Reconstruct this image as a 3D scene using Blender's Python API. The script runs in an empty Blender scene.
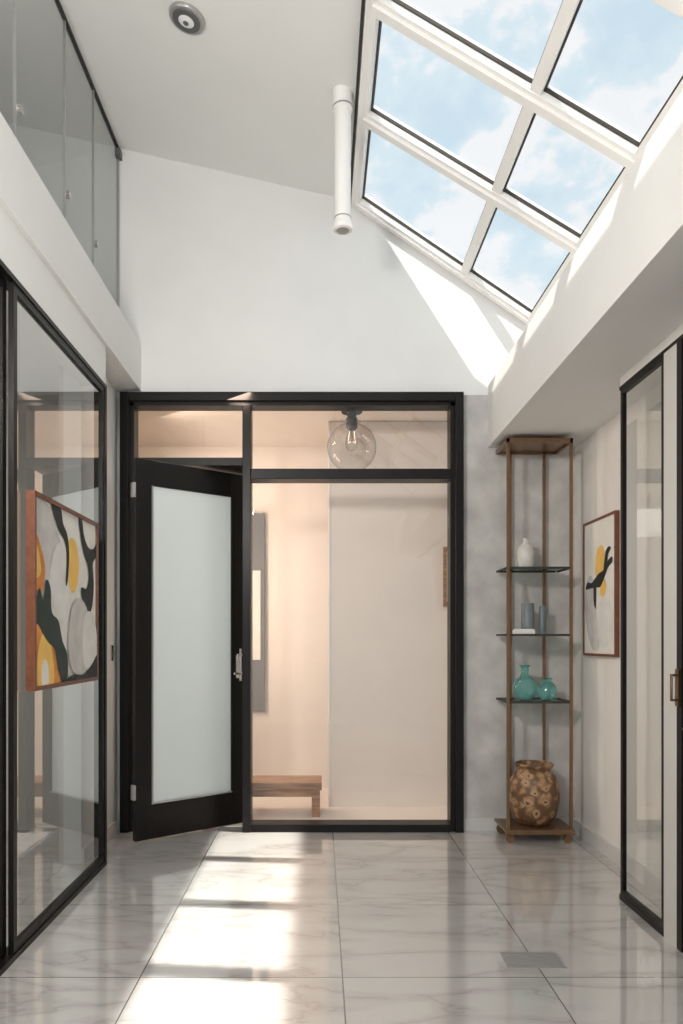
import bpy, math, random
from mathutils import Vector, Matrix
random.seed(3)
scene = bpy.context.scene
COL = scene.collection

# ------------------------------------------------------------------ materials
def new_mat(name):
    m = bpy.data.materials.new(name); m.use_nodes = True
    nt = m.node_tree; nt.nodes.clear()
    out = nt.nodes.new('ShaderNodeOutputMaterial')
    return m, nt, out

def pbr(name, col, rough=0.5, metal=0.0, noise=0.0, nscale=8.0, bump=0.0, bscale=40.0, trans=0.0, spec=0.5, emis=None, estr=0.0):
    m, nt, out = new_mat(name)
    b = nt.nodes.new('ShaderNodeBsdfPrincipled')
    b.inputs['Base Color'].default_value = (*col, 1)
    b.inputs['Roughness'].default_value = rough
    b.inputs['Metallic'].default_value = metal
    b.inputs['Transmission Weight'].default_value = trans
    b.inputs['Specular IOR Level'].default_value = spec
    if emis:
        b.inputs['Emission Color'].default_value = (*emis, 1)
        b.inputs['Emission Strength'].default_value = estr
    tc = nt.nodes.new('ShaderNodeTexCoord')
    if noise > 0:
        n = nt.nodes.new('ShaderNodeTexNoise'); n.inputs['Scale'].default_value = nscale; n.inputs['Detail'].default_value = 6
        nt.links.new(tc.outputs['Object'], n.inputs['Vector'])
        r = nt.nodes.new('ShaderNodeValToRGB')
        r.color_ramp.elements[0].position = .3; r.color_ramp.elements[1].position = .7
        r.color_ramp.elements[0].color = (*[c*(1-noise) for c in col], 1)
        r.color_ramp.elements[1].color = (*[min(1, c*(1+noise*.4)) for c in col], 1)
        nt.links.new(n.outputs['Fac'], r.inputs['Fac']); nt.links.new(r.outputs['Color'], b.inputs['Base Color'])
    if bump > 0:
        n2 = nt.nodes.new('ShaderNodeTexNoise'); n2.inputs['Scale'].default_value = bscale; n2.inputs['Detail'].default_value = 4
        nt.links.new(tc.outputs['Object'], n2.inputs['Vector'])
        bp = nt.nodes.new('ShaderNodeBump'); bp.inputs['Strength'].default_value = bump; bp.inputs['Distance'].default_value = .01
        nt.links.new(n2.outputs['Fac'], bp.inputs['Height']); nt.links.new(bp.outputs['Normal'], b.inputs['Normal'])
    nt.links.new(b.outputs[0], out.inputs[0])
    return m

def glassy(name, tint, refl, gcol=(1, 1, 1), rough=0.0, edge=0.0):
    m, nt, out = new_mat(name)
    t = nt.nodes.new('ShaderNodeBsdfTransparent'); t.inputs[0].default_value = (*tint, 1)
    g = nt.nodes.new('ShaderNodeBsdfGlossy'); g.inputs['Roughness'].default_value = rough
    g.inputs['Color'].default_value = (*gcol, 1)
    mx = nt.nodes.new('ShaderNodeMixShader'); mx.inputs[0].default_value = refl
    if edge > 0:
        lw = nt.nodes.new('ShaderNodeLayerWeight'); lw.inputs[0].default_value = .5
        pw = nt.nodes.new('ShaderNodeMath'); pw.operation = 'POWER'; pw.inputs[1].default_value = 4
        ml = nt.nodes.new('ShaderNodeMath'); ml.operation = 'MULTIPLY_ADD'; ml.inputs[1].default_value = edge; ml.inputs[2].default_value = refl
        nt.links.new(lw.outputs['Facing'], pw.inputs[0]); nt.links.new(pw.outputs[0], ml.inputs[0]); nt.links.new(ml.outputs[0], mx.inputs[0])
    nt.links.new(t.outputs[0], mx.inputs[1]); nt.links.new(g.outputs[0], mx.inputs[2])
    nt.links.new(mx.outputs[0], out.inputs[0])
    return m

M_wall = pbr('white_plaster', (.77, .765, .75), .7, noise=.04, nscale=2, bump=.04, bscale=60)
M_ceil = pbr('ceiling_paint', (.80, .795, .775), .75, noise=.02, nscale=2)
M_beam = pbr('beam_paint', (.78, .765, .74), .65, noise=.02, nscale=3)
M_conc = pbr('grey_plaster', (.56, .54, .515), .6, noise=.24, nscale=5, bump=.2, bscale=25)
M_rwall = pbr('right_wall_paint', (.80, .765, .725), .65, noise=.03, nscale=3)
M_warm = pbr('warm_wall', (.84, .755, .68), .6, noise=.02, nscale=2)
M_lroom = pbr('left_room_paint', (.62, .59, .55), .6, noise=.04, nscale=2)
M_black = pbr('black_metal', (.009, .0075, .007), .38, metal=.0, noise=.15, nscale=30, spec=.22)
M_gasket = pbr('dark_gasket', (.05, .045, .04), .6, spec=.2)
M_white = pbr('white_frame', (.86, .84, .81), .45)
M_base = pbr('baseboard_paint', (.62, .60, .58), .5)
M_bronze = pbr('bronze_metal', (.25, .15, .085), .35, metal=.7, noise=.15, nscale=20)
M_steel = pbr('brushed_steel', (.75, .74, .72), .25, metal=1)
M_brass = pbr('dark_brass', (.20, .13, .08), .3, metal=1)
M_glass_l = glassy('partition_glass', (.90, .92, .91), .42)
M_glass_r = glassy('right_glass', (.90, .93, .92), .28)
M_glass_d = glassy('door_glass', (.98, .97, .96), .06)
M_glass_s = glassy('skylight_glass', (.97, .985, 1.0), .02)
M_glass_b = glassy('balustrade_glass', (.86, .87, .865), .08)
M_shelfg = glassy('shelf_glass', (.45, .60, .55), .2)
M_bulb = glassy('bulb_glass', (.95, .945, .94), .05, gcol=(.5, .5, .5), edge=.85)
M_ring = pbr('grey_ring', (.10, .10, .10), .4)
M_teal = pbr('teal_glass', (.27, .62, .58), .06, trans=.75)
M_ceramic = pbr('grey_ceramic', (.62, .60, .57), .45, noise=.1, nscale=20)
M_slate = pbr('slate_ceramic', (.17, .20, .21), .4, noise=.1, nscale=30)
M_paper = pbr('white_tray', (.78, .78, .76), .5)
M_frame_br = pbr('walnut_frame', (.17, .055, .026), .4, noise=.3, nscale=25)
M_canvas = pbr('canvas_cream', (.80, .77, .71), .8, noise=.06, nscale=10)
M_pgrey = pbr('paint_grey', (.58, .56, .53), .8, noise=.15, nscale=12)
M_pwhite = pbr('paint_white', (.74, .725, .69), .8, noise=.08, nscale=12)
M_pblack = pbr('paint_black', (.010, .012, .012), .6)
M_pgreen = pbr('paint_dark_green', (.014, .032, .026), .6, noise=.3, nscale=10)
M_pyel = pbr('paint_yellow', (.88, .55, .14), .7, noise=.15, nscale=8)
M_poran = pbr('paint_orange', (.78, .30, .07), .7, noise=.4, nscale=7)
M_fil = pbr('filament', (1, .7, .3), .5, emis=(1, .8, .55), estr=2.2)
M_lens = pbr('lamp_lens', (.8, .8, .8), .3)
M_plate = pbr('steel_plate', (.36, .35, .34), .3, metal=.3)
M_mirror = pbr('dark_print', (.20, .20, .20), .3)

def wood_mat():
    m, nt, out = new_mat('oak_wood')
    b = nt.nodes.new('ShaderNodeBsdfPrincipled'); b.inputs['Roughness'].default_value = .45
    tc = nt.nodes.new('ShaderNodeTexCoord'); mp = nt.nodes.new('ShaderNodeMapping')
    mp.inputs['Scale'].default_value = (1.5, 14, 14)
    n = nt.nodes.new('ShaderNodeTexNoise'); n.inputs['Scale'].default_value = 3; n.inputs['Detail'].default_value = 8
    r = nt.nodes.new('ShaderNodeValToRGB')
    r.color_ramp.elements[0].color = (.20, .09, .038, 1); r.color_ramp.elements[1].color = (.46, .25, .115, 1)
    r.color_ramp.elements[0].position = .3; r.color_ramp.elements[1].position = .7
    nt.links.new(tc.outputs['Object'], mp.inputs[0]); nt.links.new(mp.outputs[0], n.inputs['Vector'])
    nt.links.new(n.outputs['Fac'], r.inputs[0]); nt.links.new(r.outputs[0], b.inputs['Base Color'])
    nt.links.new(b.outputs[0], out.inputs[0]); return m
M_wood = wood_mat()

def pot_mat():
    m, nt, out = new_mat('patterned_clay')
    b = nt.nodes.new('ShaderNodeBsdfPrincipled'); b.inputs['Roughness'].default_value = .5
    tc = nt.nodes.new('ShaderNodeTexCoord')
    v = nt.nodes.new('ShaderNodeTexVoronoi'); v.inputs['Scale'].default_value = 16
    n = nt.nodes.new('ShaderNodeTexNoise'); n.inputs['Scale'].default_value = 14
    mixv = nt.nodes.new('ShaderNodeMixRGB'); mixv.inputs[0].default_value = .08
    nt.links.new(tc.outputs['Object'], mixv.inputs[1]); nt.links.new(n.outputs['Color'], mixv.inputs[2])
    nt.links.new(tc.outputs['Object'], n.inputs['Vector']); nt.links.new(mixv.outputs[0], v.inputs['Vector'])
    r = nt.nodes.new('ShaderNodeValToRGB')
    e = r.color_ramp.elements
    e[0].position = .10; e[0].color = (.07, .035, .018, 1); e[1].position = .60; e[1].color = (.13, .065, .03, 1)
    a = e.new(.2); a.color = (.46, .29, .16, 1); a = e.new(.42); a.color = (.32, .18, .09, 1)
    nt.links.new(v.outputs['Distance'], r.inputs[0]); nt.links.new(r.outputs[0], b.inputs['Base Color'])
    bp = nt.nodes.new('ShaderNodeBump'); bp.inputs['Strength'].default_value = .5; bp.inputs['Distance'].default_value = .01
    nt.links.new(v.outputs['Distance'], bp.inputs['Height']); nt.links.new(bp.outputs[0], b.inputs['Normal'])
    nt.links.new(b.outputs[0], out.inputs[0]); return m
M_pot = pot_mat()

def frost_mat():
    m, nt, out = new_mat('frosted_glass')
    d = nt.nodes.new('ShaderNodeBsdfDiffuse'); d.inputs[0].default_value = (.84, .90, .90, 1)
    t = nt.nodes.new('ShaderNodeBsdfTranslucent'); t.inputs[0].default_value = (.84, .93, .94, 1)
    g = nt.nodes.new('ShaderNodeBsdfGlossy'); g.inputs['Roughness'].default_value = .3
    m1 = nt.nodes.new('ShaderNodeMixShader'); m1.inputs[0].default_value = .22
    m2 = nt.nodes.new('ShaderNodeMixShader'); m2.inputs[0].default_value = .15
    nt.links.new(d.outputs[0], m1.inputs[1]); nt.links.new(t.outputs[0], m1.inputs[2])
    nt.links.new(m1.outputs[0], m2.inputs[1]); nt.links.new(g.outputs[0], m2.inputs[2])
    nt.links.new(m2.outputs[0], out.inputs[0]); return m
M_frost = frost_mat()

def floor_mat():
    m, nt, out = new_mat('marble_tiles')
    L = nt.links.new
    b = nt.nodes.new('ShaderNodeBsdfPrincipled')
    tc = nt.nodes.new('ShaderNodeTexCoord'); sp = nt.nodes.new('ShaderNodeSeparateXYZ')
    L(tc.outputs['Object'], sp.inputs[0])
    def math_(op, a, bb=None):
        n = nt.nodes.new('ShaderNodeMath'); n.operation = op
        if isinstance(a, (int, float)): n.inputs[0].default_value = a
        else: L(a, n.inputs[0])
        if bb is not None:
            if isinstance(bb, (int, float)): n.inputs[1].default_value = bb
            else: L(bb, n.inputs[1])
        return n.outputs[0]
    T = .9
    fx = math_('DIVIDE', math_('SUBTRACT', sp.outputs[0], .10), T)
    fy = math_('DIVIDE', math_('SUBTRACT', sp.outputs[1], 5.09), T)
    lines = []
    for f in (fx, fy):
        lines.append(math_('GREATER_THAN', math_('ABSOLUTE', math_('SUBTRACT', math_('FRACT', f), .5)), .5-.0035))
    grout = math_('MAXIMUM', lines[0], lines[1])
    ix = math_('FLOOR', fx); iy = math_('FLOOR', fy)
    cb = nt.nodes.new('ShaderNodeCombineXYZ'); L(math_('MULTIPLY', ix, 3.7), cb.inputs[0]); L(math_('MULTIPLY', iy, 5.3), cb.inputs[1])
    add = nt.nodes.new('ShaderNodeVectorMath'); add.operation = 'ADD'
    L(tc.outputs['Object'], add.inputs[0]); L(cb.outputs[0], add.inputs[1])
    mp = nt.nodes.new('ShaderNodeMapping'); mp.inputs['Rotation'].default_value = (0, 0, .9); mp.inputs['Scale'].default_value = (.8, 2.4, 1)
    L(add.outputs[0], mp.inputs[0])
    n = nt.nodes.new('ShaderNodeTexNoise'); n.inputs['Scale'].default_value = 1.4; n.inputs['Detail'].default_value = 7; n.inputs['Roughness'].default_value = .5
    n.inputs['Distortion'].default_value = .4
    L(mp.outputs[0], n.inputs['Vector'])
    v = math_('ABSOLUTE', math_('SUBTRACT', n.outputs['Fac'], .5))
    r = nt.nodes.new('ShaderNodeValToRGB'); e = r.color_ramp.elements
    e[0].position = 0; e[0].color = (.38, .36, .345, 1); e[1].position = .09; e[1].color = (.53, .51, .49, 1)
    k = e.new(.012); k.color = (.46, .44, .42, 1)
    L(v, r.inputs[0])
    mx = nt.nodes.new('ShaderNodeMixRGB'); L(grout, mx.inputs[0]); L(r.outputs[0], mx.inputs[1]); mx.inputs[2].default_value = (.16, .15, .14, 1)
    L(mx.outputs[0], b.inputs['Base Color'])
    b.inputs['Roughness'].default_value = .10
    b.inputs['IOR'].default_value = 1.6
    b.inputs['Coat Weight'].default_value = 1.0
    b.inputs['Coat Roughness'].default_value = .02
    b.inputs['Coat IOR'].default_value = 1.8
    L(b.outputs[0], out.inputs[0]); return m
M_floor = floor_mat()

# ------------------------------------------------------------------ mesh helpers
def empty(name, loc=(0, 0, 0), rotz=0.0, mat=None):
    o = bpy.data.objects.new(name, None); COL.objects.link(o)
    if mat is not None: o.matrix_world = mat
    else:
        o.location = loc; o.rotation_euler = (0, 0, rotz)
    o.empty_display_size = .1
    return o

def mesh_obj(name, verts, faces, mat, parent=None, smooth=False):
    me = bpy.data.meshes.new(name); me.from_pydata([tuple(v) for v in verts], [], faces); me.update()
    me.materials.append(mat)
    if smooth:
        for p in me.polygons: p.use_smooth = True
    o = bpy.data.objects.new(name, me); COL.objects.link(o)
    if parent: o.parent = parent
    return o

def box(name, lo, hi, mat, parent=None, bevel=0.0):
    x0, y0, z0 = lo; x1, y1, z1 = hi
    v = [(x0,y0,z0),(x1,y0,z0),(x1,y1,z0),(x0,y1,z0),(x0,y0,z1),(x1,y0,z1),(x1,y1,z1),(x0,y1,z1)]
    f = [(0,3,2,1),(4,5,6,7),(0,1,5,4),(1,2,6,5),(2,3,7,6),(3,0,4,7)]
    o = mesh_obj(name, v, f, mat, parent)
    if bevel > 0:
        b = o.modifiers.new('b', 'BEVEL'); b.width = bevel; b.segments = 2
    return o

def prism(name, pts, y0, y1, mat, parent=None):
    n = len(pts)
    v = [(p[0], y0, p[1]) for p in pts] + [(p[0], y1, p[1]) for p in pts]
    f = [tuple(range(n)), tuple(reversed(range(n, 2*n)))]
    for i in range(n):
        j = (i+1) % n; f.append((i, i+n, j+n, j))
    return mesh_obj(name, v, f, mat, parent)

def lathe(name, prof, mat, parent=None, loc=(0, 0, 0), seg=40, caps=True):
    v = []; f = []
    for (r, z) in prof:
        for i in range(seg):
            a = 2*math.pi*i/seg; v.append((r*math.cos(a)+loc[0], r*math.sin(a)+loc[1], z+loc[2]))
    for k in range(len(prof)-1):
        for i in range(seg):
            j = (i+1) % seg; f.append((k*seg+i, k*seg+j, (k+1)*seg+j, (k+1)*seg+i))
    if caps:
        f.append(tuple(reversed(range(seg)))); f.append(tuple(range((len(prof)-1)*seg, len(prof)*seg)))
    o = mesh_obj(name, v, f, mat, parent, smooth=True)
    e = o.modifiers.new('es', 'EDGE_SPLIT'); e.split_angle = math.radians(40)
    return o

def tube(name, pts, r, mat, parent=None):
    cu = bpy.data.curves.new(name, 'CURVE'); cu.dimensions = '3D'; cu.bevel_depth = r; cu.bevel_resolution = 3; cu.use_fill_caps = True
    s = cu.splines.new('POLY'); s.points.add(len(pts)-1)
    for p, q in zip(s.points, pts): p.co = (*q, 1)
    cu.materials.append(mat)
    o = bpy.data.objects.new(name, cu); COL.objects.link(o)
    if parent: o.parent = parent
    return o

H = 1.5; D = 5.84
# ------------------------------------------------------------------ shell
box('floor', (-4.0, -1.5, -.1), (4.0, 9.2, 0), M_floor)
def ceil_z(x): return 5.38 - .226*(x+1.58)
AX, AZ = .316, ceil_z(.316); BX, BZ = 1.66, 4.04
prism('ceiling', [(-4.0, ceil_z(-4.0)), (AX-.02, ceil_z(AX-.02)), (AX-.02, ceil_z(AX-.02)+.015), (AX-.25, ceil_z(AX-.25)+.03), (-4.0, ceil_z(-4.0)+.10)], -1.5, 5.98, M_ceil)
wb = empty('wall_back')
prism('upper_wall', [(-4.0, 3.434), (2.1, 3.434), (2.1, 3.75), (BX+.13, 3.95), (AX, AZ), (-4.0, ceil_z(-4.0)+.02)], D, D+.12, M_wall, wb)
box('left_pier', (-1.75, D, 0), (-1.56, D+.12, 3.434), M_wall, wb)
box('right_plaster', (1.12, D, 0), (2.1, D+.12, 3.434), M_conc, wb)
box('wall_right', (2.01, -1.5, 0), (2.12, D, 3.02), M_rwall)
bm = empty('wall_right_beam')
box('beam', (1.326, -1.5, 3.02), (2.12, D, 3.51), M_beam, bm)
box('curb_wall', (1.72, -1.5, 3.51), (1.82, D, 3.97), M_wall, bm)
# left side
box('wall_left', (-1.72, 4.96, 0), (-1.60, D, 3.46), M_wall)
box('wall_left_room_end', (-4.0, 5.84, 0), (-1.75, 5.96, 3.434), M_lroom)
box('wall_left_outer', (-4.1, -1.5, 0), (-4.0, 5.96, 6.0), M_wall)
bal = empty('balcony_floor')
box('slab', (-4.0, -1.5, 3.46), (-1.50, D, 3.78), M_wall, bal)
box('fascia', (-1.50, -1.5, 3.46), (-1.41, D, 3.83), M_ceil, bal)
box('header', (-1.60, -1.5, 3.20), (-1.435, 4.955, 3.46), M_ceil, bal)
# baseboards
box('baseboard_right', (1.985, 4.3, 0), (2.01, D, .10), M_base)
box('baseboard_back', (1.12, D-.02, 0), (1.985, D, .10), M_base)
box('baseboard_left', (-1.60, 4.96, 0), (-1.58, D-.09, .10), M_base)

# inner vestibule
box('floor_vestibule', (-2.0, 5.95, 0), (2.6, 7.5, .006), M_warm)
box('wall_vestibule_back', (-4, 7.5, 0), (4, 7.6, 3.46), M_warm)
vp = empty('wall_vestibule_panel')
box('panel', (.09, 6.62, 0), (2.6, 6.70, 3.455), M_warm, vp)
box('reveal', (.075, 6.615, 0), (.088, 6.72, 3.455), M_white, vp)
box('wall_vestibule_left', (-2.1, 5.96, 0), (-2.0, 7.5, 3.46), M_warm)
box('wall_vestibule_right', (2.6, 5.96, 0), (2.7, 7.5, 3.46), M_warm)
box('ceiling_vestibule', (-4, 5.96, 3.46), (4, 7.6, 3.55), M_warm)

# ------------------------------------------------------------------ skylight
u = Vector((BX-AX, 0, BZ-AZ)).normalized(); nrm = Vector((-u.z, 0, u.x))
mat = Matrix(((u.x, 0, nrm.x, AX), (u.y, 1, nrm.y, 0), (u.z, 0, nrm.z, AZ), (0, 0, 0, 1)))
SL = 1.70
sky = empty('window_1', mat=mat)   # roof skylight
ys = [5.79, 4.85, 3.99, 3.13, 2.27, 1.41, .55, -.31, -1.17]
xm = 1.0
for i, y in enumerate(ys):
    w = .056 if i else .046
    box('rafter_%d' % i, (-.0, y-w, -.05), (SL, y+w, .03), M_white, sky)
    box('rafter_cap_%d' % i, (.0, y-w*.5, -.07), (SL, y+w*.5, -.05), M_white, sky)
box('curb_ridge', (-.03, -1.4, -.055), (.022, D, .008), M_white, sky)
box('curb_eave', (SL-.09, -1.4, -.06), (SL+.06, D, .04), M_white, sky)
box('purlin_mid', (xm-.032, -1.4, -.045), (xm+.032, D, .03), M_white, sky)
k = 0
for i in range(len(ys)-1):
    y1 = ys[i]-(.056 if i else .046); y0 = ys[i+1]+.056
    for (a, b_) in ((.022, xm-.032), (xm+.032, SL-.09)):
        g = .010
        box('gasket_a%d' % k, (a, y1-g, -.012), (b_, y1, .006), M_gasket, sky)
        box('gasket_b%d' % k, (a, y0, -.012), (b_, y0+g, .006), M_gasket, sky)
        box('gasket_c%d' % k, (a, y0+g, -.012), (a+g, y1-g, .006), M_gasket, sky)
        box('gasket_d%d' % k, (b_-g, y0+g, -.012), (b_, y1-g, .006), M_gasket, sky)
        mesh_obj('pane_%d' % k, [(a, y0, .0065), (b_, y0, .0065), (b_, y1, .0065), (a, y1, .0065)], [(0, 1, 2, 3)], M_glass_s, sky)
        k += 1
# the glazing bars are set slightly off square to the eave
for o in sky.children:
    for v in o.data.vertices:
        if v.co.y < 5.68:
            v.co.y -= .075*v.co.x*min(1.0, (5.68-v.co.y)/.6)
# dark conduit along ridge side of skylight
tr = empty('trim_1')
zc = ceil_z(.25)
box('dark_strip', (.225, -1.4, zc-.03), (.24, D, zc-.002), M_gasket, tr)
box('white_strip', (.245, -1.4, zc-.055), (.30, D, zc-.008), M_white, tr)

# hanging pipe
px_, py_ = .145, 4.72
zt = ceil_z(px_)
vpipe = empty('ceiling_vent_pipe', (px_, py_, 0))
lathe('pipe', [(.052, 4.14), (.052, zt+.01)], M_white, vpipe)
lathe('lower_flange', [(.045, 4.11), (.060, 4.115), (.062, 4.14), (.056, 4.148), (.056, 4.16), (.052, 4.165)], M_white, vpipe)
lathe('lower_ring', [(.0535, 4.185), (.0535, 4.193)], M_plate, vpipe)
lathe('upper_ring', [(.0635, zt-.10), (.0635, zt-.09)], M_plate, vpipe)
lathe('upper_collar', [(.053, zt-.12), (.062, zt-.115), (.062, zt-.03), (.066, zt-.02), (.066, zt+.01)], M_white, vpipe)
lathe('opening', [(.03, 4.106), (.044, 4.111)], M_plate, vpipe)

# ceiling downlight
dx_, dy_ = -.79, 4.40
dm = Matrix.Translation((dx_, dy_, ceil_z(dx_))) @ Matrix.Rotation(math.atan(.226), 4, 'Y')
dl = empty('ceiling_spotlight', mat=dm)
lathe('rim', [(.085, -.02), (.10, -.02), (.108, -.012), (.11, 0.0)], M_plate, dl)
lathe('dark_ring', [(.045, -.026), (.082, -.026), (.086, -.018)], M_ring, dl)
lathe('lens', [(.001, -.036), (.035, -.034), (.05, -.024)], M_lens, dl)
lathe('centre', [(.001, -.040), (.016, -.038), (.018, -.03)], M_ring, dl)

# ------------------------------------------------------------------ balustrade
bs = empty('glass_balustrade')
joints = [5.80, 5.18, 4.60, 3.85, 3.10, 2.35, 1.6]
for i in range(len(joints)-1):
    y1, y0 = joints[i]-.006, joints[i+1]+.006
    box('glass_%d' % i, (-1.595, y0, 3.78), (-1.583, y1, 5.35), M_glass_b, bs)
    box('joint_%d' % i, (-1.597, y0-.008, 3.80), (-1.581, y0-.002, 5.35), M_plate, bs)
    o = lathe('clamp_%d' % i, [(.001, -.02), (.024, -.02), (.024, .02), (.001, .02)], M_steel, bs, seg=20)
    o.rotation_euler = (0, math.pi/2, 0); o.location = (-1.59, y0+.05, 4.30)
box('top_rail', (-1.600, 1.6, 5.35), (-1.578, 5.80, 5.372), M_gasket, bs)
box('end_channel', (-1.600, 5.815, 3.78), (-1.582, 5.835, 5.372), M_plate, bs)
box('wall_bracket', (-1.60, 5.77, 5.28), (-1.56, 5.838, 5.34), M_ring, bs)

# ------------------------------------------------------------------ left partition (sliding)
def slider(name, x, y0, y1, z0, z1, glass, fw=.04, ft=.026):
    e = empty(name)
    box('stile_near', (x-ft/2, y0, z0), (x+ft/2, y0+fw, z1), M_black, e)
    box('stile_far', (x-ft/2, y1-fw, z0), (x+ft/2, y1, z1), M_black, e)
    box('rail_top', (x-ft/2, y0+fw, z1-fw), (x+ft/2, y1-fw, z1), M_black, e)
    box('rail_bottom', (x-ft/2, y0+fw, z0), (x+ft/2, y1-fw, z0+fw*1.1), M_black, e)
    mesh_obj('pane', [(x, y0+fw, z0+fw), (x, y1-fw, z0+fw), (x, y1-fw, z1-fw), (x, y0+fw, z1-fw)], [(0, 1, 2, 3)], glass, e)
    return e
d1 = slider('door_2', -1.445, 3.46, 4.91, .03, 3.175, M_glass_l)
d2 = slider('door_3', -1.480, 1.95, 3.46, .03, 3.175, M_glass_l)
box('pull', (-1.466, 3.28, 1.20), (-1.45, 3.305, 1.32), M_ring, d2)
tk = empty('trim_2')
box('top_track', (-1.50, -1.5, 3.175), (-1.425, 4.95, 3.20), M_black, tk)
box('bottom_track', (-1.50, -1.5, 0), (-1.425, 4.95, .03), M_black, tk)
box('end_jamb', (-1.50, 4.91, .03), (-1.425, 4.95, 3.175), M_black, tk)
# room behind left partition
box('wall_left_room_mid', (-3.3, -1.5, 0), (-3.2, 5.84, 3.46), M_lroom)
box('wall_left_nook', (-1.75, 4.96, 0), (-1.72, 5.84, 3.46), M_lroom)

# ------------------------------------------------------------------ main entrance frame
fr = empty('door_frame')
F0, F1 = 5.76, 5.93
box('jamb_left', (-1.56, F0, 0), (-1.49, F1, 3.434), M_black, fr, .004)
box('jamb_left_stop', (-1.49, F0+.03, 0), (-1.455, F1, 3.36), M_black, fr)
box('jamb_right', (1.055, F0, 0), (1.12, F1, 3.434), M_black, fr, .004)
box('jamb_right_stop', (1.02, F0+.03, 0), (1.055, F1, 3.36), M_black, fr)
box('head', (-1.49, F0, 3.365), (1.055, F1, 3.434), M_black, fr, .004)
box('head_stop', (-1.49, F0+.03, 3.335), (1.055, F1, 3.365), M_black, fr)
box('mullion', (-.605, F0, 0), (-.54, F1, 3.335), M_black, fr, .004)
box('transom_left', (-1.455, 5.76, 2.86), (-.605, 6.12, 2.92), M_black, fr)
box('transom_right', (-.54, F0, 2.755), (1.02, F1, 2.835), M_black, fr, .004)
box('sill_right', (-.54, F0+.01, 0), (1.02, F1, .06), M_black, fr)
def pane_xz(name, x0, x1, z0, z1, y, m, p):
    return mesh_obj(name, [(x0, y, z0), (x1, y, z0), (x1, y, z1), (x0, y, z1)], [(0, 1, 2, 3)], m, p)
pane_xz('glass_transom_left', -1.455, -.605, 2.92, 3.335, 5.86, M_glass_d, fr)
pane_xz('glass_transom_right', -.54, 1.02, 2.835, 3.335, 5.86, M_glass_d, fr)
pane_xz('glass_fixed', -.54, 1.02, .06, 2.755, 5.86, M_glass_d, fr)

# door leaf
lx0, ly0, lx1, ly1 = -1.375, 5.47, -.635, 6.07
LL = math.hypot(lx1-lx0, ly1-ly0); ang = math.atan2(ly1-ly0, lx1-lx0)
lf = empty('door_1', (lx0, ly0, 0), ang)
z0, z1 = .012, 2.845
T = .026
box('stile_hinge', (0, -T, z0), (.13, T, z1), M_black, lf, .004)
box('stile_lock', (LL-.12, -T, z0), (LL, T, z1), M_black, lf, .004)
box('rail_top', (.13, -T, z1-.19), (LL-.12, T, z1), M_black, lf, .004)
box('rail_bottom', (.13, -T, z0), (LL-.12, T, z0+.26), M_black, lf, .004)
box('bead_left', (.13, -T-.006, z0+.26), (.140, -T+.01, z1-.19), M_plate, lf)
box('bead_bottom', (.140, -T-.006, z0+.26), (LL-.12, -T+.01, z0+.270), M_plate, lf)
box('frosted_pane', (.13, -.008, z0+.26), (LL-.12, .008, z1-.19), M_frost, lf)
for i, zz in enumerate((.32, 2.55)):
    box('hinge_%d' % i, (-.022, -.035, zz), (0.0, .01, zz+.11), M_plate, lf, .003)
for s in (-1, 1):
    yb = s*T
    box('handle_plate_%d' % (s+1), (LL-.085, min(yb, yb+s*.008), 1.19), (LL-.055, max(yb, yb+s*.008), 1.38), M_steel, lf, .003)
    tube('handle_neck_%d' % (s+1), [(LL-.07, yb, 1.23), (LL-.07, yb+s*.06, 1.23)], .009, M_steel, lf)
    tube('handle_lever_%d' % (s+1), [(LL-.01, yb+s*.055, 1.23), (LL-.13, yb+s*.055, 1.23)], .010, M_steel, lf)
    lathe('cylinder_%d' % (s+1), [(.012, 0), (.012, .008)], M_steel, lf, loc=(LL-.07, yb+s*.01, 1.34), seg=16)
    tube('handle_bar_%d' % (s+1), [(LL-.07, yb+s*.05, 1.17), (LL-.07, yb+s*.05, 1.43)], .009, M_steel, lf)
    tube('bar_stay_%d' % (s+1), [(LL-.07, yb, 1.38), (LL-.07, yb+s*.05, 1.38)], .007, M_steel, lf)
    tube('bar_cross_%d' % (s+1), [(LL-.04, yb+s*.055, 1.38), (LL-.10, yb+s*.055, 1.38)], .009, M_steel, lf)

# switch plate
sw = empty('light_switch')
box('plate', (-1.60, 5.64, 1.34), (-1.590, 5.70, 1.46), M_steel, sw)
box('rocker', (-1.590, 5.655, 1.37), (-1.584, 5.685, 1.43), M_ring, sw)

# ------------------------------------------------------------------ vestibule contents
be = empty('wooden_bench')
box('seat', (-1.0, 6.22, .235), (.015, 6.56, .30), M_wood, be, .004)
box('apron', (-.92, 6.25, .175), (-.07, 6.27, .235), M_wood, be)
box('leg_1', (-.07, 6.24, 0.006), (-.0, 6.54, .235), M_wood, be)
box('leg_2', (-.98, 6.24, 0.006), (-.92, 6.54, .235), M_wood, be)
pc = empty('framed_picture')
box('frame', (-1.15, 7.465, .78), (-.56, 7.5, 2.78), M_mirror, pc)
box('print', (-1.11, 7.458, 1.3), (-.60, 7.466, 2.2), M_canvas, pc)
pc2 = empty('framed_picture')
box('frame', (1.10, 6.59, 1.80), (1.5, 6.62, 2.33), M_wood, pc2)
box('print', (1.13, 6.585, 1.84), (1.47, 6.592, 2.29), M_canvas, pc2)
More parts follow.
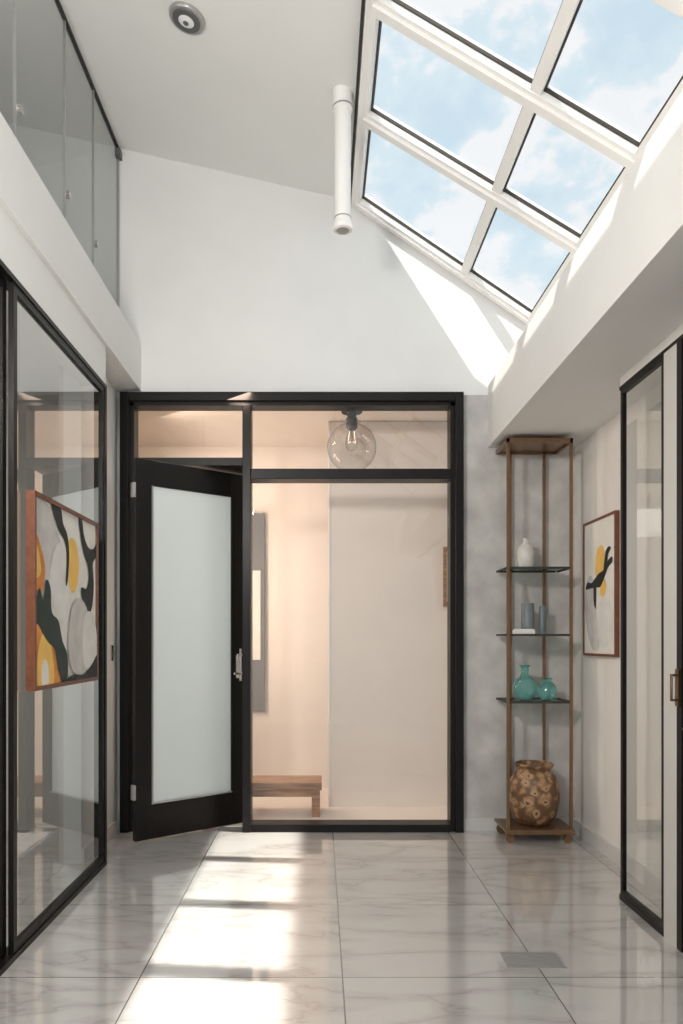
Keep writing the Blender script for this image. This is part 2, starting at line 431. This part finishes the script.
# pendant bulb
pb = empty('pendant_bulb', (.265, 6.17, 0))
lathe('cap', [(.085, 3.395), (.088, 3.40), (.088, 3.46)], M_black, pb)
lathe('socket', [(.03, 3.25), (.048, 3.27), (.05, 3.34), (.038, 3.36), (.038, 3.395)], M_ring, pb)
prof = []
for i in range(25):
    a = -math.pi/2 + (math.pi*.90)*i/24
    prof.append((max(.002, .205*math.cos(a)), 3.105+.205*math.sin(a)))
prof.append((.04, 3.33))
lathe('globe', prof, M_bulb, pb, caps=False)
tube('stem', [(0, 0, 3.26), (0, 0, 3.15)], .008, M_plate, pb)
lathe('inner_bulb', [(.02, 3.25), (.045, 3.20), (.055, 3.14), (.04, 3.09), (.004, 3.07)], M_bulb, pb, caps=False)
tube('filament', [(-.02, 0, 3.24), (-.03, 0, 3.14), (0, 0, 3.16), (.03, 0, 3.14), (.02, 0, 3.24)], .003, M_fil, pb)

# ------------------------------------------------------------------ paintings
def blob(pts, sub=10):
    n = len(pts); P = []
    for i in range(n):
        p0, p1, p2, p3 = [Vector(pts[(i+q-1) % n]) for q in range(4)]
        for s in range(sub):
            t = s/sub
            P.append(.5*((2*p1)+(-p0+p2)*t+(2*p0-5*p1+4*p2-p3)*t*t+(-p0+3*p1-3*p2+p3)*t**3))
    return P
def painting(name, mtx, W, Hh, shapes, depth=.045, fw=.022):
    e = empty(name, mat=mtx)
    box('backing', (0, -depth*.6, 0), (W, 0, Hh), M_frame_br, e)
    box('frame_left', (0, -depth, 0), (fw, -depth*.6, Hh), M_frame_br, e)
    box('frame_right', (W-fw, -depth, 0), (W, -depth*.6, Hh), M_frame_br, e)
    box('frame_bottom', (fw, -depth, 0), (W-fw, -depth*.6, fw), M_frame_br, e)
    box('frame_top', (fw, -depth, Hh-fw), (W-fw, -depth*.6, Hh), M_frame_br, e)
    box('canvas', (fw, -depth*.75, fw), (W-fw, -depth*.6, Hh-fw), M_canvas, e)
    iw, ih = W-2*fw, Hh-2*fw
    for i, (m, pts) in enumerate(shapes):
        P = blob(pts)
        v = [(fw+min(1, max(0, p.x))*iw, -depth*.75-.0007*(i+1), fw+min(1, max(0, p.y))*ih) for p in P]
        mesh_obj('paint_%d' % i, v, [tuple(range(len(v)))], m, e)
    return e
ml = Matrix(((0, -1, 0, -1.432), (1, 0, 0, 3.60), (0, 0, 1, 1.25), (0, 0, 0, 1)))
shapesL = [
 (M_pgrey, [(.0, .50), (.02, .98), (.16, .99), (.30, .92), (.38, .74), (.30, .55), (.14, .46)]),
 (M_poran, [(.0, .54), (.0, .80), (.06, .77), (.14, .64), (.10, .50)]),
 (M_pyel, [(.0, .58), (.01, .74), (.06, .70), (.08, .60)]),
 (M_pwhite, [(.30, .40), (.20, .56), (.28, .76), (.44, .80), (.54, .62), (.52, .45), (.40, .34)]),
 (M_pyel, [(.48, .60), (.45, .74), (.52, .85), (.62, .83), (.67, .70), (.63, .57), (.55, .53)]),
 (M_pblack, [(.22, 1), (.36, 1), (.40, .92), (.47, .86), (.50, .74), (.47, .58), (.44, .58), (.455, .73), (.42, .82), (.32, .88)]),
 (M_pblack, [(.66, 1), (.72, 1), (.76, .90), (.84, .84), (.94, .84), (1, .88), (1, .80), (.93, .74), (.95, .60), (.91, .45), (.82, .42), (.73, .49), (.71, .57), (.80, .57), (.85, .64), (.83, .72), (.76, .78), (.70, .88)]),
 (M_poran, [(.0, .0), (.0, .32), (.07, .40), (.22, .34), (.34, .16), (.34, .0)]),
 (M_pyel, [(.04, .0), (.03, .16), (.10, .28), (.21, .22), (.25, .0)]),
 (M_canvas, [(.09, .0), (.08, .08), (.12, .14), (.17, .10), (.17, .0)]),
 (M_pgreen, [(.0, .42), (.05, .52), (.10, .46), (.14, .57), (.20, .53), (.22, .40), (.32, .35), (.38, .24), (.46, .15), (.46, .02), (.38, .0), (.31, .08), (.26, .19), (.17, .23), (.09, .28), (.04, .32), (.0, .34)]),
 (M_pgrey, [(.52, .08), (.47, .25), (.54, .44), (.68, .50), (.82, .42), (.88, .22), (.80, .06), (.66, .03)]),
 (M_pwhite, [(.74, .10), (.72, .30), (.80, .42), (.93, .40), (1, .26), (.98, .08), (.86, .05)]),
 (M_pblack, [(.46, .0), (.54, .035), (.74, .03), (.90, .09), (1, .14), (1, .0)]),
]
painting('abstract_painting', ml, 1.03, .98, shapesL)
mr = Matrix(((0, 1, 0, 2.008), (-1, 0, 0, 5.57), (0, 0, 1, 1.385), (0, 0, 0, 1)))
shapesR = [
 (M_pgrey, [(.02, .30), (.06, .52), (.22, .60), (.40, .48), (.42, .30), (.52, .12), (.45, .02), (.22, .06)]),
 (M_pwhite, [(.5, .1), (.48, .32), (.65, .42), (.88, .36), (.92, .14), (.72, .05)]),
 (M_pyel, [(.40, .60), (.38, .70), (.46, .79), (.62, .80), (.70, .71), (.66, .60), (.52, .55)]),
 (M_pyel, [(.56, .44), (.54, .52), (.64, .56), (.74, .50), (.68, .43)]),
 (M_pblack, [(.06, .50), (.12, .55), (.26, .54), (.38, .57), (.50, .60), (.66, .62), (.80, .68), (.92, .70), (.92, .66), (.80, .63), (.68, .56), (.56, .50), (.44, .50), (.34, .50), (.20, .50)]),
 (M_pblack, [(.66, .60), (.72, .74), (.82, .78), (.88, .76), (.80, .72), (.76, .62)]),
 (M_pblack, [(.34, .52), (.34, .40), (.40, .34), (.42, .42), (.42, .52)]),
]
painting('abstract_painting', mr, .61, .985, shapesR, depth=.03, fw=.018)

# ------------------------------------------------------------------ shelf unit
sh = empty('metal_shelving_rack')
X0, X1, Y0, Y1 = 1.375, 1.86, 5.44, 5.79
r = .010
ZT = 2.985
def post(nm, x, y): box(nm, (x-r, y-r, .07), (x+r, y+r, ZT), M_bronze, sh)
post('post_1', X0+r, Y0+r); post('post_2', X1-r, Y0+r); post('post_3', X0+.11, Y1-r); post('post_4', X1-.11, Y1-r)
box('top_front', (X0, Y0, ZT-.035), (X1, Y0+.02, ZT), M_bronze, sh)
box('top_back', (X0, Y1-.02, ZT-.035), (X1, Y1, ZT), M_bronze, sh)
box('top_left', (X0, Y0+.02, ZT-.035), (X0+.02, Y1-.02, ZT), M_bronze, sh)
box('top_right', (X1-.02, Y0+.02, ZT-.035), (X1, Y1-.02, ZT), M_bronze, sh)
box('top_board', (X0+.02, Y0+.02, ZT-.02), (X1-.02, Y1-.02, ZT-.006), M_bronze, sh)
box('base_front', (X0-.012, Y0-.012, .07), (X1+.012, Y0+.02, .105), M_bronze, sh, .003)
box('base_board', (X0-.012, Y0+.02, .085), (X1+.012, Y1, .105), M_bronze, sh, .003)
for i, zz in enumerate((1.05, 1.545, 2.04)):
    box('shelf_bar_front_%d' % i, (X0, Y0+.001, zz-.017), (X1, Y0+.014, zz), M_gasket, sh)
    box('shelf_bar_back_%d' % i, (X0+.02, Y1-.012, zz-.014), (X1-.02, Y1-.001, zz), M_gasket, sh)
    box('shelf_bar_left_%d' % i, (X0, Y0+.014, zz-.014), (X0+.012, Y1-.012, zz), M_gasket, sh)
    box('shelf_bar_right_%d' % i, (X1-.012, Y0+.014, zz-.014), (X1, Y1-.012, zz), M_gasket, sh)
    box('shelf_glass_%d' % i, (X0+.012, Y0+.014, zz-.008), (X1-.012, Y1-.012, zz-.001), M_shelfg, sh)
for i, (x, y) in enumerate(((X0+.03, Y0+.03), (X1-.03, Y0+.03), (X0+.03, Y1-.04), (X1-.03, Y1-.04))):
    o = lathe('caster_%d' % i, [(.012, -.012), (.033, -.012), (.033, .012), (.012, .012)], M_bronze, sh, seg=24)
    o.rotation_euler = (math.pi/2, 0, 0); o.location = (x, y, .033)
    box('caster_fork_%d' % i, (x-.01, y-.02, .045), (x+.01, y+.02, .085), M_bronze, sh)

def vase(name, x, y, z, prof, m):
    e = empty(name, (x, y, z)); lathe('body', prof, m, e); return e
Yc = 5.60
vase('ceramic_bottle', 1.555, Yc, 2.04, [(.03, 0), (.052, .01), (.062, .05), (.062, .13), (.05, .165), (.022, .19), (.018, .225), (.024, .232), (.018, .234)], M_ceramic)
vase('slate_tumbler', 1.58, Yc+.03, 1.545, [(.046, 0), (.048, .01), (.048, .23), (.044, .235), (.041, .21)], M_slate)
vase('slate_tumbler', 1.69, Yc+.03, 1.545, [(.022, 0), (.024, .01), (.024, .21), (.021, .215), (.018, .20)], M_slate)
tr_ = empty('white_tray')
box('dish', (1.44, 5.50, 1.545), (1.60, 5.54, 1.575), M_paper, tr_, .003)
box('lip', (1.45, 5.505, 1.575), (1.59, 5.535, 1.582), M_paper, tr_)
vase('teal_vase', 1.545, Yc-.02, 1.05, [(.035, 0), (.07, .02), (.092, .07), (.092, .10), (.07, .15), (.035, .18), (.028, .20), (.03, .245), (.045, .26), (.04, .262), (.026, .24)], M_teal)
vase('teal_vase', 1.70, Yc-.06, 1.05, [(.03, 0), (.055, .015), (.073, .055), (.073, .08), (.055, .12), (.03, .14), (.03, .155), (.045, .162), (.04, .164), (.026, .15)], M_teal)
vase('clay_pot', 1.625, 5.62, .105, [(.09, 0), (.12, .01), (.165, .08), (.188, .18), (.188, .25), (.176, .33), (.15, .385), (.125, .405), (.125, .425), (.14, .44), (.145, .455), (.135, .463), (.12, .45), (.11, .42), (.11, .36)], M_pot)

# ------------------------------------------------------------------ right side doors
slider('door_4', 1.750, 3.74, 4.28, .03, 2.945, M_glass_r, fw=.028, ft=.024)
rt = empty('trim_3')
box('track_top', (1.735, -1.5, 2.945), (1.775, 4.29, 2.965), M_black, rt)
box('head_panel', (1.74, -1.5, 2.965), (1.80, 4.29, 3.02), M_rwall, rt)
box('track_bottom', (1.735, 3.74, 0), (1.775, 4.29, .03), M_black, rt)
box('wall_right_pier', (1.735, 3.60, 0), (2.01, 3.735, 2.945), M_lroom)
d5 = empty('door_5')
box('jamb', (1.735, 3.55, 0), (1.80, 3.60, 2.945), M_black, d5)
box('leaf', (1.76, 2.5, 0.01), (1.80, 3.55, 2.92), M_black, d5)
box('handle_plate', (1.722, 3.555, 1.18), (1.735, 3.59, 1.36), M_brass, d5)
tube('handle', [(1.735, 3.57, 1.33), (1.695, 3.57, 1.33), (1.695, 3.57, 1.21), (1.735, 3.57, 1.21)], .008, M_brass, d5)

# floor vent plate
fv = empty('floor_vent')
box('plate', (.86, 3.38, 0), (1.13, 3.55, .004), M_plate, fv)
for i in range(5):
    yy = 3.395+i*.03
    box('slot_%d' % i, (.875, yy, .004), (1.115, yy+.012, .006), M_plate, fv)

# ------------------------------------------------------------------ world sky with clouds
w = bpy.data.worlds.new('sky'); scene.world = w; w.use_nodes = True
nt = w.node_tree; nt.nodes.clear()
wo = nt.nodes.new('ShaderNodeOutputWorld'); bg = nt.nodes.new('ShaderNodeBackground')
tc = nt.nodes.new('ShaderNodeTexCoord'); mp = nt.nodes.new('ShaderNodeMapping'); mp.inputs['Scale'].default_value = (1, .8, 1.5)
mp.inputs['Rotation'].default_value = (.2, .5, .3)
n = nt.nodes.new('ShaderNodeTexNoise'); n.inputs['Scale'].default_value = 9.0; n.inputs['Detail'].default_value = 9; n.inputs['Roughness'].default_value = .52
r_ = nt.nodes.new('ShaderNodeValToRGB'); e = r_.color_ramp.elements
e[0].position = .38; e[0].color = (.58, .72, .80, 1); e[1].position = .53; e[1].color = (.86, .87, .88, 1)
a = e.new(.48); a.color = (.67, .78, .84, 1)
nt.links.new(tc.outputs['Generated'], mp.inputs[0]); nt.links.new(mp.outputs[0], n.inputs['Vector'])
nt.links.new(n.outputs['Fac'], r_.inputs[0]); nt.links.new(r_.outputs[0], bg.inputs[0]); bg.inputs[1].default_value = 1.08
nt.links.new(bg.outputs[0], wo.inputs[0])

# ------------------------------------------------------------------ lights
def sun(name, d, s, col, ang=.6):
    l = bpy.data.lights.new(name, 'SUN'); l.energy = s; l.color = col; l.angle = math.radians(ang)
    o = bpy.data.objects.new(name, l); COL.objects.link(o)
    o.rotation_euler = Vector(d).to_track_quat('-Z', 'Y').to_euler(); o.location = (0, 0, 12); return o
sun('sun', (.64, .66, -1), 4.6, (1, .95, .87))
def area(name, loc, d, sx, sy, p, col, spread=None):
    l = bpy.data.lights.new(name, 'AREA'); l.shape = 'RECTANGLE'; l.size = sx; l.size_y = sy; l.energy = p; l.color = col
    if spread is not None: l.spread = spread
    o = bpy.data.objects.new(name, l); COL.objects.link(o); o.location = loc
    z = -Vector(d).normalized(); y = Vector((0, 1, 0)); x = y.cross(z).normalized(); y = z.cross(x)
    if spread is None: o.rotation_euler = Vector(d).to_track_quat('-Z', 'Y').to_euler()
    else: o.rotation_euler = Matrix((x, y, z)).transposed().to_euler()
    return o
# added narrow-beam area light above the skylight, imitates a sun strip on the floor
k = .24; bb = .05
cx = -.47; zz = 9.0
area('floor_beam_fill', (cx+k*zz, 3.6-bb*zz, zz), (-k, bb, -1), .62, 5.6, 32, (1, .94, .85), spread=math.radians(1.0))
area('room_fill', (-.7, 1.0, 5.05), (0.15, .75, -1.2), 1.6, .3, 10, (1, .96, .91))  # added fill under the roof, out of view, brightens the interior
area('upper_landing_fill', (-2.7, 2.4, 4.2), (.9, .15, .60), 1.6, .8, 24, (1, .97, .93))  # added unseen fill above the balcony, lifts ceiling and back wall
area('hall_fill', (-1.15, 1.3, 3.15), (.30, 1, -.45), .4, .4, 78, (1, .955, .895))  # added fill near the balcony edge, brightens door leaf and right wall
area('vestibule_lamp', (-1.0, 6.04, 3.40), (0.35, .45, -1), 1.1, .12, 18, (1, .80, .64))
area('vestibule_side_fill', (-1.45, 6.6, 1.9), (1, .05, -.05), .5, 1.4, 30, (1, .82, .67))  # added warm fill hidden behind the door leaf, evens out the vestibule
area('left_room_lamp', (-2.3, 2.0, 3.40), (0, .2, -1), 1.0, 2.0, 12, (1, .95, .9))

# ------------------------------------------------------------------ camera
cam = bpy.data.cameras.new('camera'); co = bpy.data.objects.new('camera', cam); COL.objects.link(co)
co.location = (0, 0, H); co.rotation_euler = (math.pi/2, 0, 0)
cam.sensor_fit = 'VERTICAL'; cam.sensor_height = 24; cam.lens = 24*740/1024
cam.shift_y = (640-512)/1024; cam.shift_x = (341.5-320)/1024
cam.clip_start = .05
scene.camera = co
scene.view_settings.view_transform = 'Standard'
scene.view_settings.look = 'None'
scene.view_settings.exposure = 0.0
